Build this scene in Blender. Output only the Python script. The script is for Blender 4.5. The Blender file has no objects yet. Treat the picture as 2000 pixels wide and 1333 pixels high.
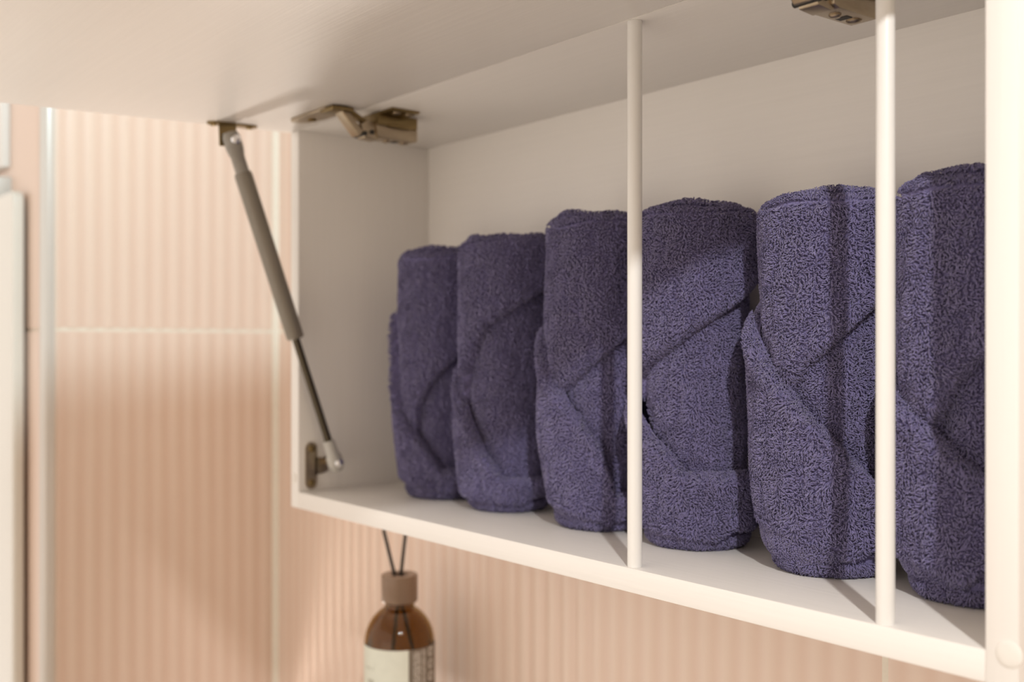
import bpy, bmesh, math, random
import numpy as np
from mathutils import Vector, Matrix

random.seed(7); RNG = np.random.default_rng(11)
sc = bpy.context.scene
COL = sc.collection
PI = math.pi

# ------------------------------------------------------------------ camera
YAW = math.radians(50.8)
FPX = 2045.0
CAM = Vector((.9412, -.4936, .1461))
cd = bpy.data.cameras.new('camera')
cam = bpy.data.objects.new('camera', cd); COL.objects.link(cam)
cam.location = CAM; cam.rotation_euler = (PI/2, 0, YAW)
cd.sensor_width = 36; cd.lens = FPX/2000*36
cd.shift_y = 8.5/2000
cd.clip_start = .01
cd.dof.use_dof = True
cd.dof.focus_distance = .665
cd.dof.aperture_fstop = 5.0
sc.camera = cam

# ------------------------------------------------------------------ light
w = bpy.data.worlds.new('world'); sc.world = w; w.use_nodes = True
bg = w.node_tree.nodes['Background']
bg.inputs[0].default_value = (1.0, .90, .805, 1); bg.inputs[1].default_value = 1.10

def area_light(name, loc, target, sx, sy, power, color, shape='RECTANGLE', spread=180):
    l = bpy.data.lights.new(name, 'AREA'); l.shape = shape; l.size = sx; l.size_y = sy
    l.energy = power; l.color = color; l.spread = math.radians(spread)
    o = bpy.data.objects.new(name, l); COL.objects.link(o); o.location = loc
    o.rotation_euler = (Vector(target)-Vector(loc)).to_track_quat('-Z', 'Y').to_euler()
    return o
def spot(name, loc, target, power, color, size, blend, soft):
    l = bpy.data.lights.new(name, 'SPOT'); l.energy = power; l.color = color
    l.spot_size = math.radians(size); l.spot_blend = blend; l.shadow_soft_size = soft
    o = bpy.data.objects.new(name, l); COL.objects.link(o); o.location = loc
    o.rotation_euler = (Vector(target)-Vector(loc)).to_track_quat('-Z', 'Y').to_euler()
# lamp in front on the right, higher than the raised door and beyond its right end
spot('lamp', (1.47, -.735, .815), (.50, .05, .08), 42, (1, .985, .965), 37, .55, .021)
# low soft fill added behind the camera, no window there
area_light('front_fill', (.8, -2.85, -.45), (.4, 0, -.2), 2.0, 1.2, 4, (1, .87, .755))
# cool lamp above the raised door: its light passes over the door's left edge to the wall
area_light('upper_lamp', (.66, -.30, .835), (-.40, .0, .10), .15, .15, 8.2, (.70, .92, 1), 'DISK')
# unseen spot added low in the left corner, for wall-bounced light under the door
spot('corner_bounce', (-.365, .15, -.37), (.10, -.17, .36), 9.5, (1, .93, .86), 64, .5, .022)

sc.view_settings.view_transform = 'Standard'; sc.view_settings.look = 'None'
sc.view_settings.gamma = 1; sc.view_settings.use_curve_mapping = False
sc.view_settings.exposure = 0.08

# ------------------------------------------------------------------ materials
def srgb(r, g, b):
    f = lambda c: (c/255/12.92) if c/255 <= .04045 else ((c/255+.055)/1.055)**2.4
    return (f(r), f(g), f(b), 1)
def mat(name, color, rough=.5, metal=0, coat=0, sheen=0, spec=.5):
    m = bpy.data.materials.new(name); m.use_nodes = True
    b = m.node_tree.nodes['Principled BSDF']
    b.inputs['Base Color'].default_value = color
    b.inputs['Roughness'].default_value = rough; b.inputs['Metallic'].default_value = metal
    b.inputs['Coat Weight'].default_value = coat; b.inputs['Sheen Weight'].default_value = sheen
    b.inputs['Specular IOR Level'].default_value = spec
    return m, m.node_tree, b
def grain(m, scale, strength, color_var=0.0, dist=.001):
    """stretched noise: embossed wood grain or brushed wear"""
    _, nt, b = m
    tc = nt.nodes.new('ShaderNodeTexCoord'); mp = nt.nodes.new('ShaderNodeMapping')
    mp.inputs['Scale'].default_value = scale
    nz = nt.nodes.new('ShaderNodeTexNoise'); nz.inputs['Scale'].default_value = 1; nz.inputs['Detail'].default_value = 4
    nt.links.new(tc.outputs['Object'], mp.inputs['Vector']); nt.links.new(mp.outputs[0], nz.inputs['Vector'])
    bp = nt.nodes.new('ShaderNodeBump'); bp.inputs['Strength'].default_value = strength; bp.inputs['Distance'].default_value = dist
    nt.links.new(nz.outputs['Fac'], bp.inputs['Height']); nt.links.new(bp.outputs[0], b.inputs['Normal'])
    if color_var:
        c = b.inputs['Base Color'].default_value[:]
        rp = nt.nodes.new('ShaderNodeValToRGB')
        rp.color_ramp.elements[0].position = .3; rp.color_ramp.elements[1].position = .7
        rp.color_ramp.elements[0].color = tuple(x*(1-color_var) for x in c[:3])+(1,)
        rp.color_ramp.elements[1].color = tuple(min(1, x*(1+color_var)) for x in c[:3])+(1,)
        nt.links.new(nz.outputs['Fac'], rp.inputs[0]); nt.links.new(rp.outputs[0], b.inputs['Base Color'])
    return m[0]
WHITE = (.885, .85, .81, 1)
M_lamH = grain(mat('white_laminate_lengthwise', WHITE, .38), (9, 300, 420), .22, .012, .0006)
M_lamV = grain(mat('white_laminate_upright', WHITE, .38), (420, 300, 8), .22, .012, .0006)
M_post = mat('white_lacquer', (.83, .81, .78, 1), .32)[0]
M_tile = None
def tile_mat(name, c1, c2, rough):
    m, nt, b = mat(name, c1, rough, coat=.35)
    b.inputs['Coat Roughness'].default_value = .12
    tc = nt.nodes.new('ShaderNodeTexCoord'); nz = nt.nodes.new('ShaderNodeTexNoise')
    nz.inputs['Scale'].default_value = 3.0; nz.inputs['Detail'].default_value = 3
    rp = nt.nodes.new('ShaderNodeValToRGB')
    rp.color_ramp.elements[0].position = .35; rp.color_ramp.elements[1].position = .65
    rp.color_ramp.elements[0].color = c1; rp.color_ramp.elements[1].color = c2
    nt.links.new(tc.outputs['Object'], nz.inputs['Vector']); nt.links.new(nz.outputs['Fac'], rp.inputs[0])
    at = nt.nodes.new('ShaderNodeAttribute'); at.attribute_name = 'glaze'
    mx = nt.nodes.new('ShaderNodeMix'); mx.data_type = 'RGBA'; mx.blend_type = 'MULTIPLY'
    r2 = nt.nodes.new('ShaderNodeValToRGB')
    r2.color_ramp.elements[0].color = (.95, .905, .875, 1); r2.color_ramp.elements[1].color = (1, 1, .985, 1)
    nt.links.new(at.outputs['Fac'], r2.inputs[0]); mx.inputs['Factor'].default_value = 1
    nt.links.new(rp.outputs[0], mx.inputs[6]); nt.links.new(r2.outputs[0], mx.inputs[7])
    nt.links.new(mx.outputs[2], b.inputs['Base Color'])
    return m
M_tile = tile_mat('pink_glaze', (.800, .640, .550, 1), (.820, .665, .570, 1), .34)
M_grout = grain(mat('cream_grout', (.82, .76, .66, 1), .8), (200, 200, 200), .2, .03)
M_trim = grain(mat('satin_white_profile', (.66, .62, .58, 1), .28, metal=.25), (300, 300, 6), .1, .03)
M_nickel = grain(mat('nickel_steel', (.44, .36, .26, 1), .33, metal=1), (90, 90, 400), .08, .05, .0004)
M_bronze = grain(mat('bronze_plated_steel', (.26, .19, .09, 1), .34, metal=1), (90, 90, 400), .08, .08, .0004)
M_dark = mat('dark_recess', (.03, .025, .02, 1), .6)[0]
M_tube = grain(mat('grey_strut_cylinder', (.235, .205, .165, 1), .40, metal=.15), (150, 150, 15), .06, .05, .0004)
M_sleeve = grain(mat('grey_plastic_sleeve', (.30, .275, .24, 1), .42), (150, 150, 150), .05, .04, .0004)
M_rod = mat('dark_steel_rod', (.10, .085, .06, 1), .25, metal=1)[0]
M_socket = grain(mat('pale_grey_plastic', (.52, .50, .46, 1), .45), (200, 200, 200), .05, .03, .0004)
M_chrome = mat('chrome', (.85, .85, .87, 1), .12, metal=1)[0]
M_cap = grain(mat('cream_plastic_cap', (.84, .80, .745, 1), .42), (300, 300, 300), .03, .02, .0004)
M_unit = grain(mat('white_enamel', (.76, .73, .67, 1), .22, coat=.4), (20, 20, 20), .02, .01)
M_greyp = grain(mat('light_grey_plastic', (.62, .59, .55, 1), .4), (60, 60, 60), .05, .03)
M_mirror = grain(mat('mirror_glass', (.88, .86, .84, 1), .03, metal=1), (4, 4, 4), .0, .01)
M_reed = grain(mat('black_reed', (.012, .011, .010, 1), .7), (500, 500, 60), .3, .2, .0004)
M_collar = grain(mat('brown_bottle_collar', (.25, .165, .112, 1), .36, metal=.15), (60, 60, 900), .08, .06, .0004)
M_paper = grain(mat('cream_label_paper', (.66, .665, .57, 1), .55), (90, 90, 90), .05, .03, .0004)
M_brownlab = grain(mat('brown_label_print', (.17, .135, .10, 1), .5), (90, 90, 90), .05, .05, .0004)
M_ink = mat('grey_ink', (.45, .44, .36, 1), .6)[0]
M_whiteink = mat('pale_ink', (.50, .44, .38, 1), .6)[0]
M_plaster = grain(mat('warm_white_plaster', (.78, .73, .66, 1), .85), (60, 60, 60), .1, .02)
M_floorm = grain(mat('beige_stone', (.80, .76, .70, 1), .35), (8, 8, 8), .05, .10)

def glass_mat():
    m, nt, b = mat('amber_glass', (.37, .22, .012, 1), .03)
    b.inputs['Transmission Weight'].default_value = 1; b.inputs['IOR'].default_value = 1.45
    tc = nt.nodes.new('ShaderNodeTexCoord'); nz = nt.nodes.new('ShaderNodeTexNoise'); nz.inputs['Scale'].default_value = 25
    rp = nt.nodes.new('ShaderNodeValToRGB')
    rp.color_ramp.elements[0].color = (.34, .205, .010, 1); rp.color_ramp.elements[1].color = (.40, .235, .014, 1)
    nt.links.new(tc.outputs['Object'], nz.inputs['Vector']); nt.links.new(nz.outputs['Fac'], rp.inputs[0]); nt.links.new(rp.outputs[0], b.inputs['Base Color'])
    return m
M_glass = glass_mat()
def terry_mat():
    m, nt, b = mat('violet_blue_terry', (.2, .18, .38, 1), .85, sheen=.25, spec=.2)
    b.inputs['Sheen Roughness'].default_value = .5
    tc = nt.nodes.new('ShaderNodeTexCoord'); nz = nt.nodes.new('ShaderNodeTexNoise')
    nz.inputs['Scale'].default_value = 420; nz.inputs['Detail'].default_value = 2
    rp = nt.nodes.new('ShaderNodeValToRGB')
    rp.color_ramp.elements[0].position = .3; rp.color_ramp.elements[1].position = .7
    rp.color_ramp.elements[0].color = (.142, .124, .250, 1); rp.color_ramp.elements[1].color = (.214, .190, .375, 1)
    nt.links.new(tc.outputs['Object'], nz.inputs['Vector']); nt.links.new(nz.outputs['Fac'], rp.inputs[0]); nt.links.new(rp.outputs[0], b.inputs['Base Color'])
    return m
M_terry = terry_mat()

# ------------------------------------------------------------------ mesh helpers
def link(name, me, m, parent=None, loc=None, rot=None):
    o = bpy.data.objects.new(name, me); COL.objects.link(o)
    if m and not me.materials: me.materials.append(m)
    if parent: o.parent = parent
    if loc is not None: o.location = loc
    if rot is not None: o.rotation_euler = rot
    return o
def fin(name, bm, m, parent=None, smooth=False, **k):
    bmesh.ops.recalc_face_normals(bm, faces=bm.faces)
    me = bpy.data.meshes.new(name); bm.to_mesh(me); bm.free()
    if smooth:
        for p in me.polygons: p.use_smooth = True
        me.set_sharp_from_angle(angle=math.radians(40))
    return link(name, me, m, parent, **k)
def add_box(bm, x0, x1, y0, y1, z0, z1, bev=0, seg=2, M=None):
    r = bmesh.ops.create_cube(bm, size=1)
    vs = r['verts']
    T = Matrix.Translation(((x0+x1)/2, (y0+y1)/2, (z0+z1)/2)) @ Matrix.Diagonal((x1-x0, y1-y0, z1-z0, 1))
    if M is not None: T = M @ T
    bmesh.ops.transform(bm, matrix=T, verts=vs)
    if bev:
        es = list({e for v in vs for e in v.link_edges})
        bmesh.ops.bevel(bm, geom=es, offset=bev, segments=seg, profile=.5, affect='EDGES')
def box(name, m, x0, x1, y0, y1, z0, z1, bev=.0006, parent=None, seg=2, M=None):
    bm = bmesh.new(); add_box(bm, x0, x1, y0, y1, z0, z1, bev, seg, M)
    return fin(name, bm, m, parent, smooth=bev > 0)
def frame_along(p0, p1):
    d = (Vector(p1)-Vector(p0)); q = d.to_track_quat('Z', 'Y')
    return Matrix.Translation(Vector(p0)) @ q.to_matrix().to_4x4(), d.length
def add_lathe(bm, prof, n=40, M=None):
    """prof: list of (r,z); r==0 closes on the axis"""
    rings = []
    for r, z in prof:
        if r <= 1e-7: rings.append([bm.verts.new((0, 0, z))])
        else: rings.append([bm.verts.new((r*math.cos(2*PI*i/n), r*math.sin(2*PI*i/n), z)) for i in range(n)])
    for a, b in zip(rings, rings[1:]):
        for i in range(n):
            j = (i+1) % n
            if len(a) == 1 and len(b) == 1: continue
            if len(a) == 1: bm.faces.new((a[0], b[j], b[i]))
            elif len(b) == 1: bm.faces.new((a[i], a[j], b[0]))
            else: bm.faces.new((a[i], a[j], b[j], b[i]))
    if M is not None: bmesh.ops.transform(bm, matrix=M, verts=[v for r in rings for v in r])
def rod_prof(r, L, bev=.0005):
    return [(0, 0), (r-bev, 0), (r, bev), (r, L-bev), (r-bev, L), (0, L)]
def lathe(name, m, prof, parent=None, p0=(0, 0, 0), p1=None, n=40):
    bm = bmesh.new()
    M = frame_along(p0, p1)[0] if p1 is not None else Matrix.Translation(Vector(p0))
    add_lathe(bm, prof, n, M)
    return fin(name, bm, m, parent, smooth=True)
def rod(name, m, p0, p1, r, parent=None, n=32, bev=.0005):
    L = (Vector(p1)-Vector(p0)).length
    return lathe(name, m, rod_prof(r, L, bev), parent, p0, p1, n)
def add_prism(bm, poly, h, M=None):
    """poly in xy, extruded 0..h along z"""
    a = [bm.verts.new((x, y, 0)) for x, y in poly]; b = [bm.verts.new((x, y, h)) for x, y in poly]
    n = len(poly)
    bm.faces.new(a[::-1]); bm.faces.new(b)
    for i in range(n): bm.faces.new((a[i], a[(i+1) % n], b[(i+1) % n], b[i]))
    if M is not None: bmesh.ops.transform(bm, matrix=M, verts=a+b)
def prism(name, m, poly, h, M=None, parent=None, bev=.0004):
    bm = bmesh.new(); add_prism(bm, poly, h, M)
    if bev: bmesh.ops.bevel(bm, geom=list(bm.edges), offset=bev, segments=2, profile=.5, affect='EDGES')
    return fin(name, bm, m, parent, smooth=True)
def rounded(w, h, r, n=6, cx=0, cy=0):
    pts = []
    for sx, sy, a0 in ((1, 1, 0), (-1, 1, 90), (-1, -1, 180), (1, -1, 270)):
        for k in range(n+1):
            a = math.radians(a0+90*k/n)
            pts.append((cx+sx*(w/2-r)+r*math.cos(a), cy+sy*(h/2-r)+r*math.sin(a)))
    return pts
def empty(name, loc, label, cat, group=None):
    o = bpy.data.objects.new(name, None); COL.objects.link(o); o.location = loc; o.empty_display_size = .05
    o['label'] = label; o['category'] = cat
    if group: o['group'] = group
    return o
def struct(o): o['kind'] = 'structure'; return o

# ------------------------------------------------------------------ the setting
H, W, D, T = .36, .6955, .157, .016          # cabinet inner height, width, depth, board
YB = .1755                                    # face of the back wall tiles
XL = -.3985                                   # face of the left wall tiles
ZG = .1655                                    # height of the visible horizontal joint
ZF, ZC = -1.15, 1.60                          # room floor and ceiling
YE = -.1305                                   # outer corner of the left wall
TH = .60                                      # tile height
RIB, RIBD = .0213, .0011

def fluted_tile(name, s0, s1, z0, z1, place, parent, depth=RIBD, n=10):
    """upright tile with rounded vertical flutes; place(s, out, z) gives the point"""
    bm = bmesh.new(); lay = bm.verts.layers.float.new('glaze')
    ns = max(4, int((s1-s0)/RIB*n)); F = []; B = []
    for i in range(ns+1):
        s = s0+(s1-s0)*i/ns
        e = min(i, ns-i)
        o = depth*(.5+.5*math.cos(2*PI*(s-s0)/RIB))-depth
        if e == 0: o -= .001
        col = [bm.verts.new(place(s, o-(.001 if z in (z0, z1) else 0), z)) for z in (z0, z0+.001, z1-.001, z1)]
        F.append(col); B.append([bm.verts.new(place(s, -.008, z0)), bm.verts.new(place(s, -.008, z1))])
    for i in range(ns):
        for k in range(3): bm.faces.new((F[i][k], F[i+1][k], F[i+1][k+1], F[i][k+1]))
        bm.faces.new((F[i][0], B[i][0], B[i+1][0], F[i+1][0])); bm.faces.new((F[i][3], F[i+1][3], B[i+1][1], B[i][1]))
        bm.faces.new((B[i][0], B[i][1], B[i+1][1], B[i+1][0]))
    for i in (0, ns): bm.faces.new((F[i][0], F[i][1], F[i][2], F[i][3], B[i][1], B[i][0]))
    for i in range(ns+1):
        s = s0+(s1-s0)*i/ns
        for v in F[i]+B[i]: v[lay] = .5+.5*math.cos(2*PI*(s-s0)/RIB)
    return fin(name, bm, M_tile, parent, smooth=True)

wb = struct(box('wall_back', M_grout, XL-.01, 1.6, YB+.0012, YB+.10, ZF, ZC, 0))
wl = struct(box('wall_left', M_grout, XL-.10, XL-.0012, YE+.004, YB+.0012, ZF, ZC, 0))
wr = struct(box('wall_return', M_grout, -1.60, XL-.012, YE+.0012, YE+.06, ZF, ZC, 0))
J = .0016
XJ = .5365                                    # upright joint under the cabinet
rows = [(ZG-TH*3, ZG-TH*2), (ZG-TH*2, ZG-TH), (ZG-TH, ZG), (ZG, ZG+TH), (ZG+TH, ZG+2*TH)]
for a, b in rows:
    a2, b2 = max(a+J, ZF), min(b-J, ZC)
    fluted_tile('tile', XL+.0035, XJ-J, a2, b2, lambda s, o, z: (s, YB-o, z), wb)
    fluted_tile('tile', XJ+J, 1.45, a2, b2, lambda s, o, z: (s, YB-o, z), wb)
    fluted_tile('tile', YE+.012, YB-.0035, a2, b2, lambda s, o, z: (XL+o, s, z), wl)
    bm = bmesh.new(); add_box(bm, -1.0, XL-.016, YE-.001, YE+.008, a2, b2, .0008); fin('tile', bm, M_tile, wr, smooth=True)
    bm = bmesh.new(); add_box(bm, -1.6, -1.0-2*J, YE-.001, YE+.008, a2, b2, .0008); fin('tile', bm, M_tile, wr, smooth=True)
# corner bead of sealant and rounded edge profile on the outer corner
bm = bmesh.new()
pts = [(XL-.0015, YB+.0015)]+[(XL+.0075*math.cos(t)*1.0-.0012, YB-.0075*math.sin(t)+.0012) for t in [PI/2*k/6 for k in range(7)]]
pts = [(XL-.0015, YB+.0015), (XL+.0068, YB+.0015), (XL+.0058, YB-.0016), (XL+.0040, YB-.0040), (XL+.0016, YB-.0058), (XL-.0015, YB-.0068)]
add_prism(bm, pts, ZC-ZF, Matrix.Translation((0, 0, ZF))); struct(fin('trim_1', bm, M_grout, smooth=True))
bm = bmesh.new()
pts = [(XL-.018, YE+.010), (XL-.018, YE-.0015)]
pts += [(XL-.0085+.0095*math.cos(a), YE+.0075+.0115*math.sin(a)) for a in [math.radians(x) for x in range(-90, 1, 10)]]
pts += [(XL+.001, YE+.0105)]
add_prism(bm, pts, ZC-ZF, Matrix.Translation((0, 0, ZF))); struct(fin('trim_2', bm, M_trim, smooth=True))
struct(box('floor', M_floorm, -1.6, 3.2, -3.0, YB+.10, ZF-.05, ZF, 0))
struct(box('wall_right', M_plaster, 1.85, 1.95, -3.0, YB+.10, ZF, ZC, 0))
struct(box('ceiling', M_plaster, -1.6, 3.2, -3.0, YB+.10, ZC, ZC+.05, 0))

# ------------------------------------------------------------------ wall cabinet
cab = empty('wall_cabinet', (0, 0, -T), 'open white wall cabinet with its lid raised and towels inside', 'cabinet')
CO = Vector((0, 0, T))
class Shift:                                  # children are written in world coordinates
    pass
def child(o, par):
    o.parent = par; o.matrix_parent_inverse = Matrix.Translation(par.matrix_basis.translation).inverted()
    return o
def kid(o, par): return child(o, par)
YC = D+.012
sp_l = kid(box('side_panel', M_lamV, -T, 0, 0, YC, -T, H+T), cab)
sp_r = kid(box('side_panel', M_lamV, W, W+T, -.0004, YC, -T, H+T), cab)
kid(box('bottom_panel', M_lamH, 0, W, 0, YC, -T, 0), cab)
kid(box('top_panel', M_lamH, 0, W, .0006, YC, H, H+T), cab)
kid(box('back_panel', M_lamH, -.0005, W+.0005, D, D+.006, -.0005, H+.0005, 0), cab)

# raised lid: hinged along the top front edge, sagging a little towards the room
DT = .016; DL = .370
ang = math.radians(-1.9)
DZ = H-.0003
def door_pt(x, y, z):                         # y: out from the hinge (positive = to the room), z: up from the inner face
    return (x, -.0012-y*math.cos(ang)-z*math.sin(ang)*-1*0, DZ+y*math.sin(ang)+z)
bm = bmesh.new(); add_box(bm, -T+.0005, W+T-.0005, -DL, 0, 0, DT, .0008)
bmesh.ops.transform(bm, matrix=Matrix.Translation((0, -.0006, DZ)) @ Matrix.Rotation(-ang, 4, 'X'), verts=bm.verts)
door = kid(fin('door', bm, M_lamH, smooth=True), cab)

# posts at the front edge
for x in (.4572, .6392):
    kid(rod('post', M_post, (x, .0056, 0), (x, .0056, H), .0049, n=40, bev=.0002), cab)
# screw cover caps
def cap(x, z, r):
    o = lathe('cover_cap', M_cap, [(r, 0), (r, .0005), (r-.0006, .0010), (r*.6, .0013), (0, .0014)], None, (x, 0, z), (x, -1, z), 36)
    return kid(o, cab)
cap(.7070, .0003, .0066)
cap(-.0085, .0135, .0048)

# ------------------------------------------------------------------ concealed hinges
def screw(par, p, n, r=.0036, m=M_nickel):
    """pan head with a cross recess; p centre on the surface, n outward"""
    p = Vector(p); n = Vector(n).normalized()
    s = kid(lathe('screw', m, [(r, 0), (r, .0007), (r*.8, .0015), (r*.35, .0019), (0, .002)], None, p, p+n, 20), par)
    return s
def hinge(cx):
    """arm runs in Y under the top panel, cup flange sits on the raised lid"""
    za = H
    # arm body (channel with tapered nose), the hinge's own mesh
    x0, x1 = cx-.0065, cx+.0105
    side = [(.0115, -.0115), (.013, -.0235), (.0185, -.0250), (.0550, -.0243), (.0565, -.0235), (.0565, -.0130), (.020, -.0105)]
    bm = bmesh.new()
    M = Matrix.Translation((x0, 0, za)) @ Matrix(((0, 0, 1, 0), (1, 0, 0, 0), (0, 1, 0, 0), (0, 0, 0, 1)))
    add_prism(bm, side, x1-x0, M)
    bmesh.ops.bevel(bm, geom=list(bm.edges), offset=.0008, segments=2, profile=.5, affect='EDGES')
    hg = kid(fin('hinge', bm, M_nickel, smooth=True), cab)
    # nose bracket in front of the arm
    nose = [(-.0035, -.0145), (.001, -.0262), (.0140, -.0270), (.0175, -.0245), (.0150, -.0110), (.0045, -.0095)]
    bm = bmesh.new(); M2 = Matrix.Translation((x0+.002, 0, za)) @ Matrix(((0, 0, 1, 0), (1, 0, 0, 0), (0, 1, 0, 0), (0, 0, 0, 1)))
    add_prism(bm, nose, x1-x0-.004, M2)
    bmesh.ops.bevel(bm, geom=list(bm.edges), offset=.0008, segments=2, profile=.5, affect='EDGES')
    kid(fin('nose_bracket', bm, M_nickel, smooth=True), hg)
    # mounting plate with wings, screwed to the underside of the top
    bm = bmesh.new()
    add_box(bm, cx-.008, cx+.012, .012, .0555, -.0132+za, -.0022+za, .0006)
    add_box(bm, cx-.022, cx+.030, .016, .046, -.0024+za, za-.0001, .0006)
    add_box(bm, cx+.0105, cx+.0135, .024, .047, -.0140+za, -.0110+za, .0005)
    kid(fin('mounting_plate', bm, M_bronze, smooth=True), hg)
    screw(hg, (cx+.021, .026, za-.0024), (0, 0, -1), .0040)
    screw(hg, (cx+.021, .039, za-.0024), (0, 0, -1), .0036)
    screw(hg, (cx-.015, .034, za-.0024), (0, 0, -1), .0040)
    # two adjusting screws under the arm
    screw(hg, (cx+.001, .028, za-.0248), (0, 0, -1), .0036)
    screw(hg, (cx+.001, .047, za-.0243), (0, 0, -1), .0046)
    bm = bmesh.new(); add_box(bm, cx-.0035, cx+.0045, .034, .040, za-.0250, za-.0242, .0002); kid(fin('slot', bm, M_dark), hg)
    # flange on the lid, turned down at its edge
    zd = DZ
    bm = bmesh.new()
    M3 = Matrix.Translation((0, -.0006, DZ)) @ Matrix.Rotation(-ang, 4, 'X')
    fx = cx-.031
    poly = [(fx-.040, -.0235), (fx-.034, -.0155), (fx-.012, -.0105), (fx+.020, -.0105), (fx+.040, -.0155), (fx+.042, -.0265), (fx+.030, -.0345), (fx-.034, -.0345), (fx-.040, -.031)]
    add_prism(bm, poly, .0024, M3 @ Matrix.Translation((0, 0, -.0025)))
    bmesh.ops.bevel(bm, geom=list(bm.edges), offset=.0004, segments=1, affect='EDGES')
    kid(fin('flange', bm, M_nickel, smooth=True), hg)
    screw(hg, M3 @ Vector((fx-.018, -.021, -.0025)), (0, 0, -1), .0044, M_bronze)
    # cup rim and two link arms between cup and nose
    bm = bmesh.new(); add_box(bm, cx-.010, cx+.013, -.0345, -.0125, -.0050, -.0012, .0008, 2, M3); kid(fin('cup', bm, M_bronze, smooth=True), hg)
    def link_arm(p0, p1, wd, th, m):
        Mx, L = frame_along(p0, p1)
        b = bmesh.new(); add_box(b, -wd/2, wd/2, -th/2, th/2, 0, L, .0014, 3, Mx)
        return kid(fin('link_arm', b, m, smooth=True), hg)
    link_arm((cx+.003, -.0215, za-.0035), (cx+.003, -.0030, za-.0235), .0130, .0070, M_nickel)
    link_arm((cx+.003, -.0135, za-.0030), (cx+.003, .0080, za-.0135), .0095, .0035, M_bronze)
    kid(rod('pivot_pin', M_dark, (cx-.0075, .0005, za-.0225), (cx+.0105, .0005, za-.0225), .0022, n=16), hg)
    kid(rod('pivot_pin', M_dark, (cx-.0075, .0080, za-.0205), (cx+.0105, .0080, za-.0205), .0022, n=16), hg)
    return hg
hinge(.1165)
hinge(.5930)

# ------------------------------------------------------------------ gas strut
P1 = Vector((.0085, -.0735, .3395)); P0 = Vector((.0205, .0300, .0290))
ax = (P1-P0); Ls = ax.length; ax.normalize()
at = lambda t: P0+ax*t
tube_a, tube_b = Ls*.398, Ls*.905
strut = kid(lathe('gas_strut', M_tube, [(0, 0), (.0072, 0), (.0085, .0015), (.0085, tube_b-tube_a-.003), (.0078, tube_b-tube_a), (0, tube_b-tube_a)], None, at(tube_a), at(tube_b), 36), cab)
kid(rod('rod', M_rod, at(.016), at(tube_a+.004), .0038, n=24), strut)
kid(lathe('sleeve', M_sleeve, [(0, 0), (.0066, 0), (.0066, Ls-.014-tube_b), (.0072, Ls-.013-tube_b), (.0084, Ls-.006-tube_b), (.0084, Ls+.004-tube_b), (.0066, Ls+.009-tube_b), (0, Ls+.010-tube_b)], None, at(tube_b-.001), at(Ls+.01), 32), strut)
kid(lathe('socket', M_socket, [(0, -.009), (.0050, -.0085), (.0074, -.005), (.0080, 0), (.0078, .006), (.0062, .010), (.0060, .022), (.0048, .0235), (0, .0235)], None, P0, at(.05), 32), strut)
# ball studs
for P, L in ((P1, .0115), (P0, .0115)):
    kid(lathe('ball_stud', M_chrome, [(0, -.004), (.0030, -.0038), (.0030, .0055), (.0045, .006), (.0050, .0080), (.0042, .0105), (.002, .0118), (0, .012)], None, P, P+Vector((1, -.02, 0)), 24), strut)
# brackets: a plate on the lid with a tab, a plate on the side panel with a tab
M3 = Matrix.Translation((0, -.0006, DZ)) @ Matrix.Rotation(-ang, 4, 'X')
def stadium(L, w, n=8):
    pts = []
    for s in (1, -1):
        for k in range(n+1):
            a = -PI/2+PI*k/n
            pts.append((s*(L/2-w/2)+s*w/2*math.cos(a), s*w/2*math.sin(a)))
    return pts
bm = bmesh.new()
add_prism(bm, [(y, x) for x, y in stadium(.050, .013)], .0018, M3 @ Matrix.Translation((-.0015, -.0685, -.0019)))
add_box(bm, .0005, .0022, -.0835, -.0660, -.0225, -.001, .0004, 1, M3)
kid(fin('lid_bracket', bm, M_bronze, smooth=True), strut)
for y in (-.0875, -.0515): screw(strut, M3 @ Vector((-.0015, y, -.0019)), (0, 0, -1), .0034, M_bronze)
bm = bmesh.new()
MX = Matrix(((0, 0, 1, .0001), (1, 0, 0, .0135), (0, 1, 0, .0255), (0, 0, 0, 1)))
add_prism(bm, [(y, x) for x, y in stadium(.047, .0125)], .0018, MX)
add_prism(bm, [(.004, -.0095), (.004, .0085), (.013, .0070), (.0190, .0085), (.0190, -.0060), (.0130, -.0085)], .0018, MX)
bmesh.ops.remove_doubles(bm, verts=bm.verts, dist=1e-6)
pb = kid(fin('panel_bracket', bm, M_nickel, smooth=True), strut)
kid(rod('stand_off', M_nickel, (.0012, .0295, .0290), (.0140, .0298, .0290), .0032, n=20), strut)
for z in (.0255+.0172, .0255-.0172): screw(strut, (.0019, .0135, z), (1, 0, 0), .0036, M_bronze)

# ------------------------------------------------------------------ towels
Fv = np.array((-math.sin(YAW), math.cos(YAW), 0)); Rv = np.array((math.cos(YAW), math.sin(YAW), 0))
CAMN = np.array(CAM[:])
def smooth01(x):
    x = np.clip(x, 0, 1); return x*x*(3-2*x)

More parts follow.
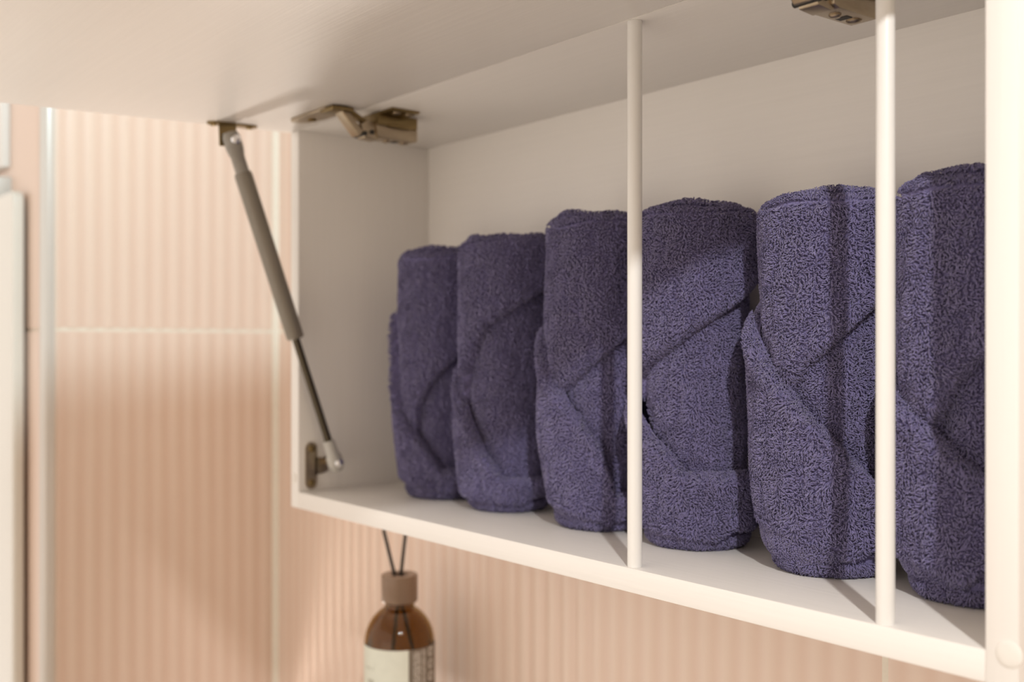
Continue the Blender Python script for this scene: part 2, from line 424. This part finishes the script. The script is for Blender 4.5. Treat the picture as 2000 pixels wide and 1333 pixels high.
def make_towel(idx, cx, cy, zt, seam, band, label, dens, leftbulge, zb_fun, lift, hem_l):
    """seam/band: (image column,row) readings of the folds, turned here into (angle, height) on the roll"""
    R = .0438; RL = .0460
    a0 = math.atan2(CAM.y-cy, CAM.x-cx)
    def to_phi(u, v):
        d = Fv+Rv*((u-1000)/FPX)+np.array((0, 0, (675-v)/FPX))
        ox, oy = CAM.x-cx, CAM.y-cy
        A = d[0]**2+d[1]**2; B = 2*(ox*d[0]+oy*d[1]); Cc = ox*ox+oy*oy-R*R
        disc = B*B-4*A*Cc
        t = (-B-math.sqrt(disc))/(2*A) if disc > 0 else -B/(2*A)
        x, y, z = ox+t*d[0], oy+t*d[1], CAM.z+t*d[2]
        p = math.atan2(y, x)-a0
        return ((p+PI) % (2*PI)-PI, z)
    S = sorted(to_phi(*p) for p in seam); Bn = sorted(to_phi(*p) for p in band)
    def interp(P, phi, lo, hi, lext=None):
        xs = np.array([p[0] for p in P]); ys = np.array([p[1] for p in P])
        out = np.interp(phi, xs, ys)
        sr = (ys[-1]-ys[-2])/(xs[-1]-xs[-2]+1e-9); sl = (ys[1]-ys[0])/(xs[1]-xs[0]+1e-9) if lext is None else lext
        out = np.where(phi > xs[-1], ys[-1]+sr*(phi-xs[-1]), out)
        out = np.where(phi < xs[0], ys[0]+sl*(phi-xs[0]), out)
        return np.clip(out, lo, hi)
    zL = lambda p: interp(Bn, p, .056 if idx == 3 else .030, zt-.055)
    phv, zv = S[0]
    def zV(p):
        r = interp(S, p, .05, zt-.045)
        l = np.minimum(zv+(phv-p)*.3, zL(p)-.008)
        k = smooth01((phv-p)/.16); l = zv*(1-k)+l*k
        l = np.where(p > phv, r, np.maximum(l, .05))
        return l
    rs = np.random.default_rng(50+idx)
    ph = rs.uniform(0, 6.28, 12)
    def lump(p, z):
        return (.0007*np.sin(2*p+ph[0])*np.sin(30*z+ph[1])+.0006*np.sin(5*p+ph[2]+25*z)+.0005*np.sin(9*p+ph[3]-60*z)
                + .0004*np.sin(55*z+ph[4]+3*p))
    def xyz(r, p, z):
        a = a0+p
        return np.stack((cx+r*np.cos(a), cy+r*np.sin(a), z), -1)
    def drop(d, e, t):
        k = 1-np.clip(d/e, 0, 1); return t*(1-np.sqrt(np.maximum(0, 1-k*k)))
    wave = lambda p: .0012*np.sin(2*p+ph[5])+.0008*np.sin(5*p+ph[6])
    flat_top = lambda p: zt+wave(p)
    # layers: name, top(phi), bottom(phi), radius(phi,z), (edge, thickness) at top and bottom, phi range, loop length
    def rU(p, z): return R+lump(p, z)-.0034*np.exp(-((z-zL(p)-.002)/.011)**2)+.0026*np.exp(-((z-zV(p))/.018)**2)
    lb = leftbulge
    def rL(p, z):
        bulge = lb*np.exp(-((p+1.45)/.55)**2)*smooth01((z-.03)/.05)
        near = .0038*np.exp(-((zL(p)-z)/.014)**2)
        foot = -.0045*smooth01((.050-z)/.05)
        return RL+bulge+near+foot+lump(p, z+.3)
    def rM(p, z): return R-.0078+lump(p+1, z)*.7-.0016*np.exp(-((z-zV(p)+.004)/.010)**2)-.0016*np.exp(-((z-zL(p)-.004)/.010)**2)
    zb = zb_fun
    zh = lambda p: zb(p)+hem_l*(.25+.75*smooth01((.55-p)/1.4))
    layers = [
        ('upper_wrap', flat_top, zV, rU, (.010, .009), (.0085, .0115), (-PI, PI), 1.0),
        ('lower_fold', zL, lambda p: zh(p)-.002, rL, (.0085, .0100), (.004, .0025), (-2.7, 2.7), 1.05),
        ('hem_band', lambda p: zh(p)+.002, zb, lambda p, z: rL(p, z)-.0009, (.003, .002), (.016, .014), (-2.7, 2.7), .34),
        ('rolled_body', lambda p: zt-.012+0*p, lambda p: .0012+lift*0+0*p, rM, (.004, .01), (.008, .010), (-PI, PI), .95),
        ('inner_roll', lambda p: zt+.0035+wave(p+2), lambda p: zt-.075+0*p, lambda p, z: .0300+.0055*smooth01((z-(zt-.034))/.02)+lump(p+2, z), (.005, .008), (.002, .002), (-PI, PI), 1.0),
    ]
    root = empty('rolled_towel', (cx, cy, 0), label, 'towel', 'rolled towels standing in the cabinet')
    for name, ft, fb, fr, (et, tt), (eb, tb), (p0, p1), ll in layers:
        if name == 'inner_roll': nu, nv = 72, 24
        elif name == 'hem_band': nu, nv = 120, 14
        else: nu, nv = 130, 46
        def pos(p, v, sink=0):
            a, b = fb(p), ft(p)
            z = a+(b-a)*v
            r = fr(p, z)-sink-drop(z-a, eb, tb)-drop(b-z, et, tt)
            return xyz(r, p, z)
        closed = p1-p0 > 6.2
        pv = np.linspace(p0, p1, nu+1)
        # rows bunched towards both edges
        vv = np.linspace(0, 1, nv+1); vv = .5-.5*np.cos(PI*vv)*(1-.25*np.sin(PI*vv))
        PP, VV = np.meshgrid(pv, vv)
        V = pos(PP, VV, .0013).reshape(-1, 3)      # ground weave, the loops stand on it
        idxg = np.arange((nu+1)*(nv+1)).reshape(nv+1, nu+1)
        Q = np.stack((idxg[:-1, :-1], idxg[:-1, 1:], idxg[1:, 1:], idxg[1:, :-1]), -1).reshape(-1, 4)
        verts = [V]; faces_q = Q
        tris = []
        if name == 'inner_roll' or name == 'rolled_body':      # close the ends
            for row, flip in ((0, True), (nv, False)):
                c = len(V)+len(tris and [1] or [])
                ring = idxg[row]; ctr = V[ring].mean(0)
                verts.append(ctr[None]); ci = sum(len(x) for x in verts)-1
                t = np.stack((ring[:-1], ring[1:], np.full(nu, ci)), -1)
                if flip: t = t[:, ::-1]
                tris.append(t)
        # ---- terry loops: short bent tubes, jittered rows
        sp_ = dens*(1.0 if name != 'hem_band' else .95)
        us, vs = [], []
        lim0, lim1 = max(p0, -1.80), min(p1, 1.72)
        ncol = int((lim1-lim0)*R/sp_)
        zz0 = {'rolled_body': None}.get(name)
        for i in range(ncol):
            pc = lim0+(lim1-lim0)*(i+.5)/ncol
            hgt = float(ft(np.array(pc))-fb(np.array(pc)))
            if hgt <= .002: continue
            k = max(1, int((hgt+.006)/sp_))
            v_ = (np.arange(k)+rs.uniform(0, 1, k))/k
            us.append(pc+rs.uniform(-.5, .5, k)*(lim1-lim0)/ncol*1.3); vs.append(v_)
        u = np.concatenate(us); v = np.concatenate(vs)
        # rows pulled to the rounded edges so that they stay furry
        v = np.where(v < .06, v*.7, v); v = np.where(v > .94, 1-(1-v)*.7, v)
        if name in ('rolled_body',):                            # keep loops only where this layer shows
            z = fb(u)+(ft(u)-fb(u))*v
            keep = ((z < zV(u)+.004) & (z > zL(u)-.004)) | (z < zb(u)+.012)
            u, v = u[keep], v[keep]
        if name == 'inner_roll':
            keep = v > .78; u, v = u[keep], v[keep]
            u = np.concatenate((u, u+.003)); v = np.concatenate((v, v))
        if name == 'upper_wrap':                                # the part under the lower fold is hidden
            z = fb(u)+(ft(u)-fb(u))*v
            keep = ~((z < zL(u)-.006)); u, v = u[keep], v[keep]
        if name == 'lower_fold': pass
        rim = {'upper_wrap': (0, eb), 'lower_fold': (1, et)}.get(name)
        if rim:
            m = int((lim1-lim0)*R/sp_*.0165/sp_)
            ur = rs.uniform(lim0, lim1, m); ar = rs.uniform(.15, 1.56, m)
            d = rim[1]*(1-np.sin(ar)); hg_ = np.maximum(ft(ur)-fb(ur), .004)
            vr = np.clip(d/hg_, 0, 1)
            if rim[0] == 1: vr = 1-vr
            else:
                k_ = ~(fb(ur)+d < zL(ur)-.006); ur, vr = ur[k_], vr[k_]
            u = np.concatenate((u, ur)); v = np.concatenate((v, vr))
        e1 = 2e-3
        X0 = pos(u, v); dU = pos(u+e1, v)-pos(u-e1, v); dV = pos(u, np.clip(v+e1, 0, 1))-pos(u, np.clip(v-e1, 0, 1))
        nrm = np.cross(dU, dV); nrm /= np.linalg.norm(nrm, axis=1, keepdims=True)+1e-12
        tu = dU/(np.linalg.norm(dU, axis=1, keepdims=True)+1e-12); tv = np.cross(nrm, tu)
        n = len(u)
        # neighbouring loops lean alike: slowly varying lie of the pile plus scatter
        zl = X0[:, 2]
        lean = 2.2*np.sin(7*u+ph[7]+70*zl)+1.6*np.sin(150*zl+ph[8]-11*u)+rs.normal(0, .8, n)
        La = .0027*ll*rs.uniform(.75, 1.25, n)
        ra = (.00044 if name != 'hem_band' else .00058)*rs.uniform(.8, 1.2, n)*(dens/.00120)
        ldir = tu*np.cos(lean)[:, None]+tv*(np.sin(lean)-.35)[:, None]
        k1 = rs.uniform(.25, .75, n)[:, None]
        A = X0-nrm*.0018
        Bp = X0+nrm*(La*.50)[:, None]+ldir*(La*.22)[:, None]*k1
        Cp = X0+nrm*(La*.70)[:, None]+ldir*(La*.75)[:, None]*k1*1.2
        Dp = X0+nrm*(La*.50)[:, None]+ldir*(La*1.15)[:, None]*k1*1.3
        rings = []
        side = np.cross(ldir, nrm); side /= np.linalg.norm(side, axis=1, keepdims=True)+1e-12
        for Pn, rr, up in ((A, .9, ldir), (Bp, 1.0, ldir*.8-nrm*.5), (Cp, .95, -nrm*.4+ldir*-.9)):
            axu = up/(np.linalg.norm(up, axis=1, keepdims=True)+1e-12)
            for k in range(3):
                th = 2*PI*k/3
                rings.append(Pn+(side*math.cos(th)+axu*math.sin(th))*(ra*rr)[:, None])
        rings.append(Dp)
        L = np.stack(rings, 1)                                   # n,10,3
        base0 = sum(len(x) for x in verts)
        verts.append(L.reshape(-1, 3))
        tl = []
        for a in (0, 3):
            for k in range(3):
                j = (k+1) % 3
                tl += [(a+k, a+3+j, a+j), (a+k, a+3+k, a+3+j)]
        for k in range(3): tl.append((6+k, 9, 6+(k+1) % 3))
        tl = np.array(tl)
        LT = (base0+np.arange(n)[:, None, None]*10+tl[None]).reshape(-1, 3)
        tris.append(LT)
        VA = np.concatenate(verts).astype(np.float32)-np.array((cx, cy, 0), np.float32)
        TA = np.concatenate(tris) if tris else np.zeros((0, 3), int)
        me = bpy.data.meshes.new(name)
        nq, nt = len(faces_q), len(TA)
        me.vertices.add(len(VA)); me.vertices.foreach_set('co', VA.ravel())
        me.loops.add(nq*4+nt*3); me.loops.foreach_set('vertex_index', np.concatenate((faces_q.ravel(), TA.ravel())).astype(np.int32))
        me.polygons.add(nq+nt)
        st = np.concatenate((np.arange(nq)*4, nq*4+np.arange(nt)*3)).astype(np.int32)
        me.polygons.foreach_set('loop_start', st)
        me.polygons.foreach_set('use_smooth', np.ones(nq+nt, bool))
        me.update(calc_edges=True)
        link(name, me, M_terry, root)
    return root

zb0 = lambda p: .0060+.0022*np.sin(2.4*p+.4)+.0080*smooth01((p-.25)/.5)
zb1 = lambda p: .0058+.0018*np.sin(3*p-.4)+.0050*smooth01((p-.1)/.6)
zb6 = lambda p: .0075+.0150*smooth01((p+.25)/.5)
TOW = [
 (.1105, .1000, .2345, [(815, 790), (850, 735), (890, 700)], [(769, 681), (787, 800), (827, 870), (863, 920)],
  'rolled navy towel at the far left end of the row, beside the cabinet side', .00150, .0045, zb1, 0, .012),
 (.2085, .1000, .2395, [(906, 735), (921, 684), (950, 632), (986, 610), (1057, 569)], [(893, 745), (919, 829), (955, 900), (986, 941)],
  'rolled navy towel, second from the left, with its upper wrap bulging over the fold', .00146, .0015, zb0, 0, .010),
 (.3285, .1000, .2475, [(1093, 764), (1123, 737), (1190, 686)], [(1066, 671), (1098, 773), (1133, 824), (1169, 870), (1190, 931)],
  'rolled navy towel left of the first white post, its right side behind the post', .00140, .0045, zb1, 0, .014),
 (.4290, .1000, .2440, [(1244, 735), (1300, 684), (1355, 644), (1463, 576)], [(1246, 800), (1301, 880), (1355, 947), (1382, 1040)],
  'rolled navy towel just right of the first white post, with one long diagonal seam', .00127, .0030, zb0, 0, .012),
 (.5420, .1000, .2400, [(1541, 758), (1572, 716), (1625, 671), (1699, 610)], [(1478, 640), (1544, 772), (1638, 873), (1703, 940)],
  'rolled navy towel with a shadow stripe, left of the second white post', .00127, .0050, zb0, 0, .026),
 (.6416, .1000, .2405, [(1818, 826), (1868, 745), (1922, 700)], [(1752, 750), (1814, 840), (1895, 914), (1922, 934)],
  'rolled navy towel at the right end, between the second post and the right side panel', .00127, .0045, zb6, 0, .016),
]
for i, (cx, cy, zt, seam, band, label, dens, lbu, zbf, lift, heml) in enumerate(TOW):
    make_towel(i, cx, cy, zt, seam, band, label, dens, lbu, zbf, lift, heml)

# ------------------------------------------------------------------ reed diffuser on the shelf below
BX, BY = .0280, .1010
BT = -.0905                                  # top of the collar
BH = .186
BZ = BT-BH
bot = empty('reed_diffuser', (BX, BY, BZ), 'amber glass reed diffuser bottle with black sticks below the cabinet', 'diffuser')
def blathe(name, m, prof, par, n=64):
    bm = bmesh.new(); add_lathe(bm, prof, n); return fin(name, bm, m, par, smooth=True)
R0 = .0362
sh = [(R0*math.cos(a), BH-.0705+.0405*math.sin(a)) for a in [math.radians(x) for x in (0, 10, 20, 30, 40, 50, 58, 64)]]
neck_r = .0145
outer = [(0, 0), (R0-.004, 0), (R0-.001, .0015), (R0, .005)]+sh+[(neck_r+.0010, BH-.0318), (neck_r, BH-.0285), (neck_r, BH-.006)]
inner = [(neck_r-.0022, BH-.006), (neck_r-.0022, BH-.0300)]+[(r-.0025, z-.0015) for r, z in sh[::-1]]+[(R0-.0028, .008), (R0-.006, .005), (0, .0045)]
gl = blathe('bottle', M_glass, outer+inner, bot)
blathe('collar', M_collar, [(.0085, BH-.002), (.0090, BH-.0002), (.0178, BH), (.0188, BH-.0010), (.0188, BH-.0270), (.0180, BH-.0280), (.0150, BH-.0280), (.0150, BH-.008), (.0085, BH-.008), (.0085, BH-.002)], bot)
blathe('stopper', M_dark, [(0, BH-.0085), (.0086, BH-.0085), (.0086, BH-.0048), (0, BH-.0048)], bot, 32)
LQ = .55
rt = Vector((math.cos(YAW), math.sin(YAW), 0)); fw = Vector((-math.sin(YAW), math.cos(YAW), 0))
for off, slope, dep, up in ((-.0050, -.245, -.0022, .046), (.0014, .11, .0024, .044)):
    f = lambda h: rt*(off+slope*h)+fw*dep+Vector((0, 0, BH+h))      # the two reeds cross inside the bottle
    a, b = f(-.112), f(up)
    bm = bmesh.new(); Mx, L = frame_along(a, b); add_lathe(bm, rod_prof(.0018, L, .0002), 14, Mx); fin('reed', bm, M_reed, bot, smooth=True)
# labels: a cream front band and a brown side band wrapped round the glass
caz = math.atan2(CAM.y-BY, CAM.x-BX)
def wrap(name, m, a0, a1, z0, z1, r, th=.00025, par=bot):
    bm = bmesh.new(); n = max(2, int(abs(a1-a0)/.06)); rows_ = []
    for i in range(n+1):
        a = a0+(a1-a0)*i/n
        rows_.append([bm.verts.new((q*math.cos(a), q*math.sin(a), z)) for q, z in ((r, z0), (r+th, z0), (r+th, z1), (r, z1))])
    for p, q in zip(rows_, rows_[1:]):
        for k in range(4): bm.faces.new((p[k], q[k], q[(k+1) % 4], p[(k+1) % 4]))
    bm.faces.new(rows_[0]); bm.faces.new(rows_[-1][::-1])
    return fin(name, bm, m, par, smooth=True)
ZLAB = BH-.0695
edge = caz+math.asin((797-780)/68.5)
lab = wrap('front_label', M_paper, edge-2.35, edge, .012, ZLAB, R0+.0001)
lab2 = wrap('side_label', M_brownlab, edge+.004, edge+1.75, .012, ZLAB, R0+.0001)
# bent lettering: glyph outlines as small meshes wrapped on the label
def letters(text, size, aL, z, m, par, name, rot=False):
    cu = bpy.data.curves.new(name, 'FONT'); cu.body = text; cu.size = size; cu.extrude = 0; cu.resolution_u = 2
    ob = bpy.data.objects.new(name, cu); COL.objects.link(ob)
    bpy.context.view_layer.update()
    me = bpy.data.meshes.new_from_object(ob.evaluated_get(bpy.context.evaluated_depsgraph_get()))
    bpy.data.objects.remove(ob)
    me.materials.clear()
    rr = R0+.0005
    for v in me.vertices:
        x, y = (v.co.x, v.co.y) if not rot else (-v.co.y, v.co.x)
        a = aL+x/rr
        v.co = (rr*math.cos(a), rr*math.sin(a), z+y)
    return link(name, me, m, par)
letters('L U R Y', .0052, caz-1.22, BH-.0920, M_ink, lab, 'lettering')
wrap('print_mark', M_ink, caz-1.05, caz-.78, BH-.109, BH-.101, R0+.0004, .00005, lab)
for k, (da, z0, z1) in enumerate(((.14, -.004, -.070), (.20, -.002, -.064), (.26, -.0035, -.075), (.32, -.0025, -.050), (.43, -.001, -.052), (.49, -.0025, -.072))):
    z = ZLAB+z0
    while z > ZLAB+z1 and z > .016:                 # lines of upright small print
        L = random.uniform(.004, .012); z2 = max(z-L, .015)
        wrap('print_line', M_whiteink, edge+da+.012, edge+da+.046, z2, z, R0+.0004, .00005, lab2); z = z2-.0011
for k in range(3):                                  # ring symbols near the label's edge
    zc = ZLAB-.006-.0125*k
    for j in range(8):
        t0, t1 = 2*PI*j/8, 2*PI*(j+.92)/8
        zs = sorted((zc+.0042*math.sin(t0), zc+.0042*math.sin(t1))); az = sorted((math.cos(t0), math.cos(t1)))
        am = edge+.80+.105*(az[0]+az[1])/2
        wrap('ring_symbol', M_whiteink, am-.035, am+.035, zs[0]-.0006, zs[1]+.0006, R0+.0004, .00005, lab2)
# narrow ledge that carries it
led = empty('wall_ledge', (0, .1, BZ), 'narrow white ledge under the amber bottle', 'shelf')
bm = bmesh.new(); add_box(bm, -.06, .50, .050, YB-.004, -.016, 0, .001); bmesh.ops.translate(bm, verts=bm.verts, vec=(0, -.1, 0)); fin('board', bm, M_lamH, led, smooth=True)
for x in (.02, .42):
    bm = bmesh.new(); add_prism(bm, [(YB-.004, -.016), (.070, -.016), (.070, -.022), (YB-.012, -.075), (YB-.004, -.075)], .004, Matrix(((0, 0, 1, x), (1, 0, 0, -.1), (0, 1, 0, 0), (0, 0, 0, 1)))); fin('bracket', bm, M_nickel, led)

# ------------------------------------------------------------------ things at the left edge: white unit and framed mirror
un = empty('wall_unit', (-.656, YE, -.30), 'tall white glossy unit with rounded corners on the far left wall', 'appliance')
uw, uh = .385, .66
bm = bmesh.new(); add_prism(bm, rounded(uw, uh, .014, 8), .014, Matrix(((1, 0, 0, 0), (0, 0, -1, -.0065), (0, 1, 0, .3105), (0, 0, 0, 1))))
bmesh.ops.bevel(bm, geom=[e for e in bm.edges], offset=.004, segments=4, profile=.5, affect='EDGES')
fin('body', bm, M_unit, un, smooth=True)
bm = bmesh.new(); add_box(bm, -.14, .107, -.022, 0, .640, .669, .003); fin('top_neck', bm, M_greyp, un, smooth=True)
bm = bmesh.new(); add_box(bm, -.16, .15, -.0068, -.0009, .03, .61, .001); fin('back_plate', bm, M_greyp, un, smooth=True)
mi = empty('framed_mirror', (-.760, YE, .40), 'white framed mirror corner at the left edge, above the white unit', 'mirror')
bm = bmesh.new(); add_box(bm, -.19, .190, -.008, -.001, -.006, .30, .001); fin('glass', bm, M_mirror, mi, smooth=True)
for nm, bx in (('frame_side', (.184, .205, -.012, -.001, -.018, .33)), ('frame_side', (-.205, -.184, -.012, -.001, -.018, .33)), ('frame_rail', (-.184, .184, -.012, -.001, -.018, -.004)), ('frame_rail', (-.184, .184, -.012, -.001, .300, .33))):
    bm = bmesh.new(); add_box(bm, *bx, .002); fin(nm, bm, M_post, mi, smooth=True)
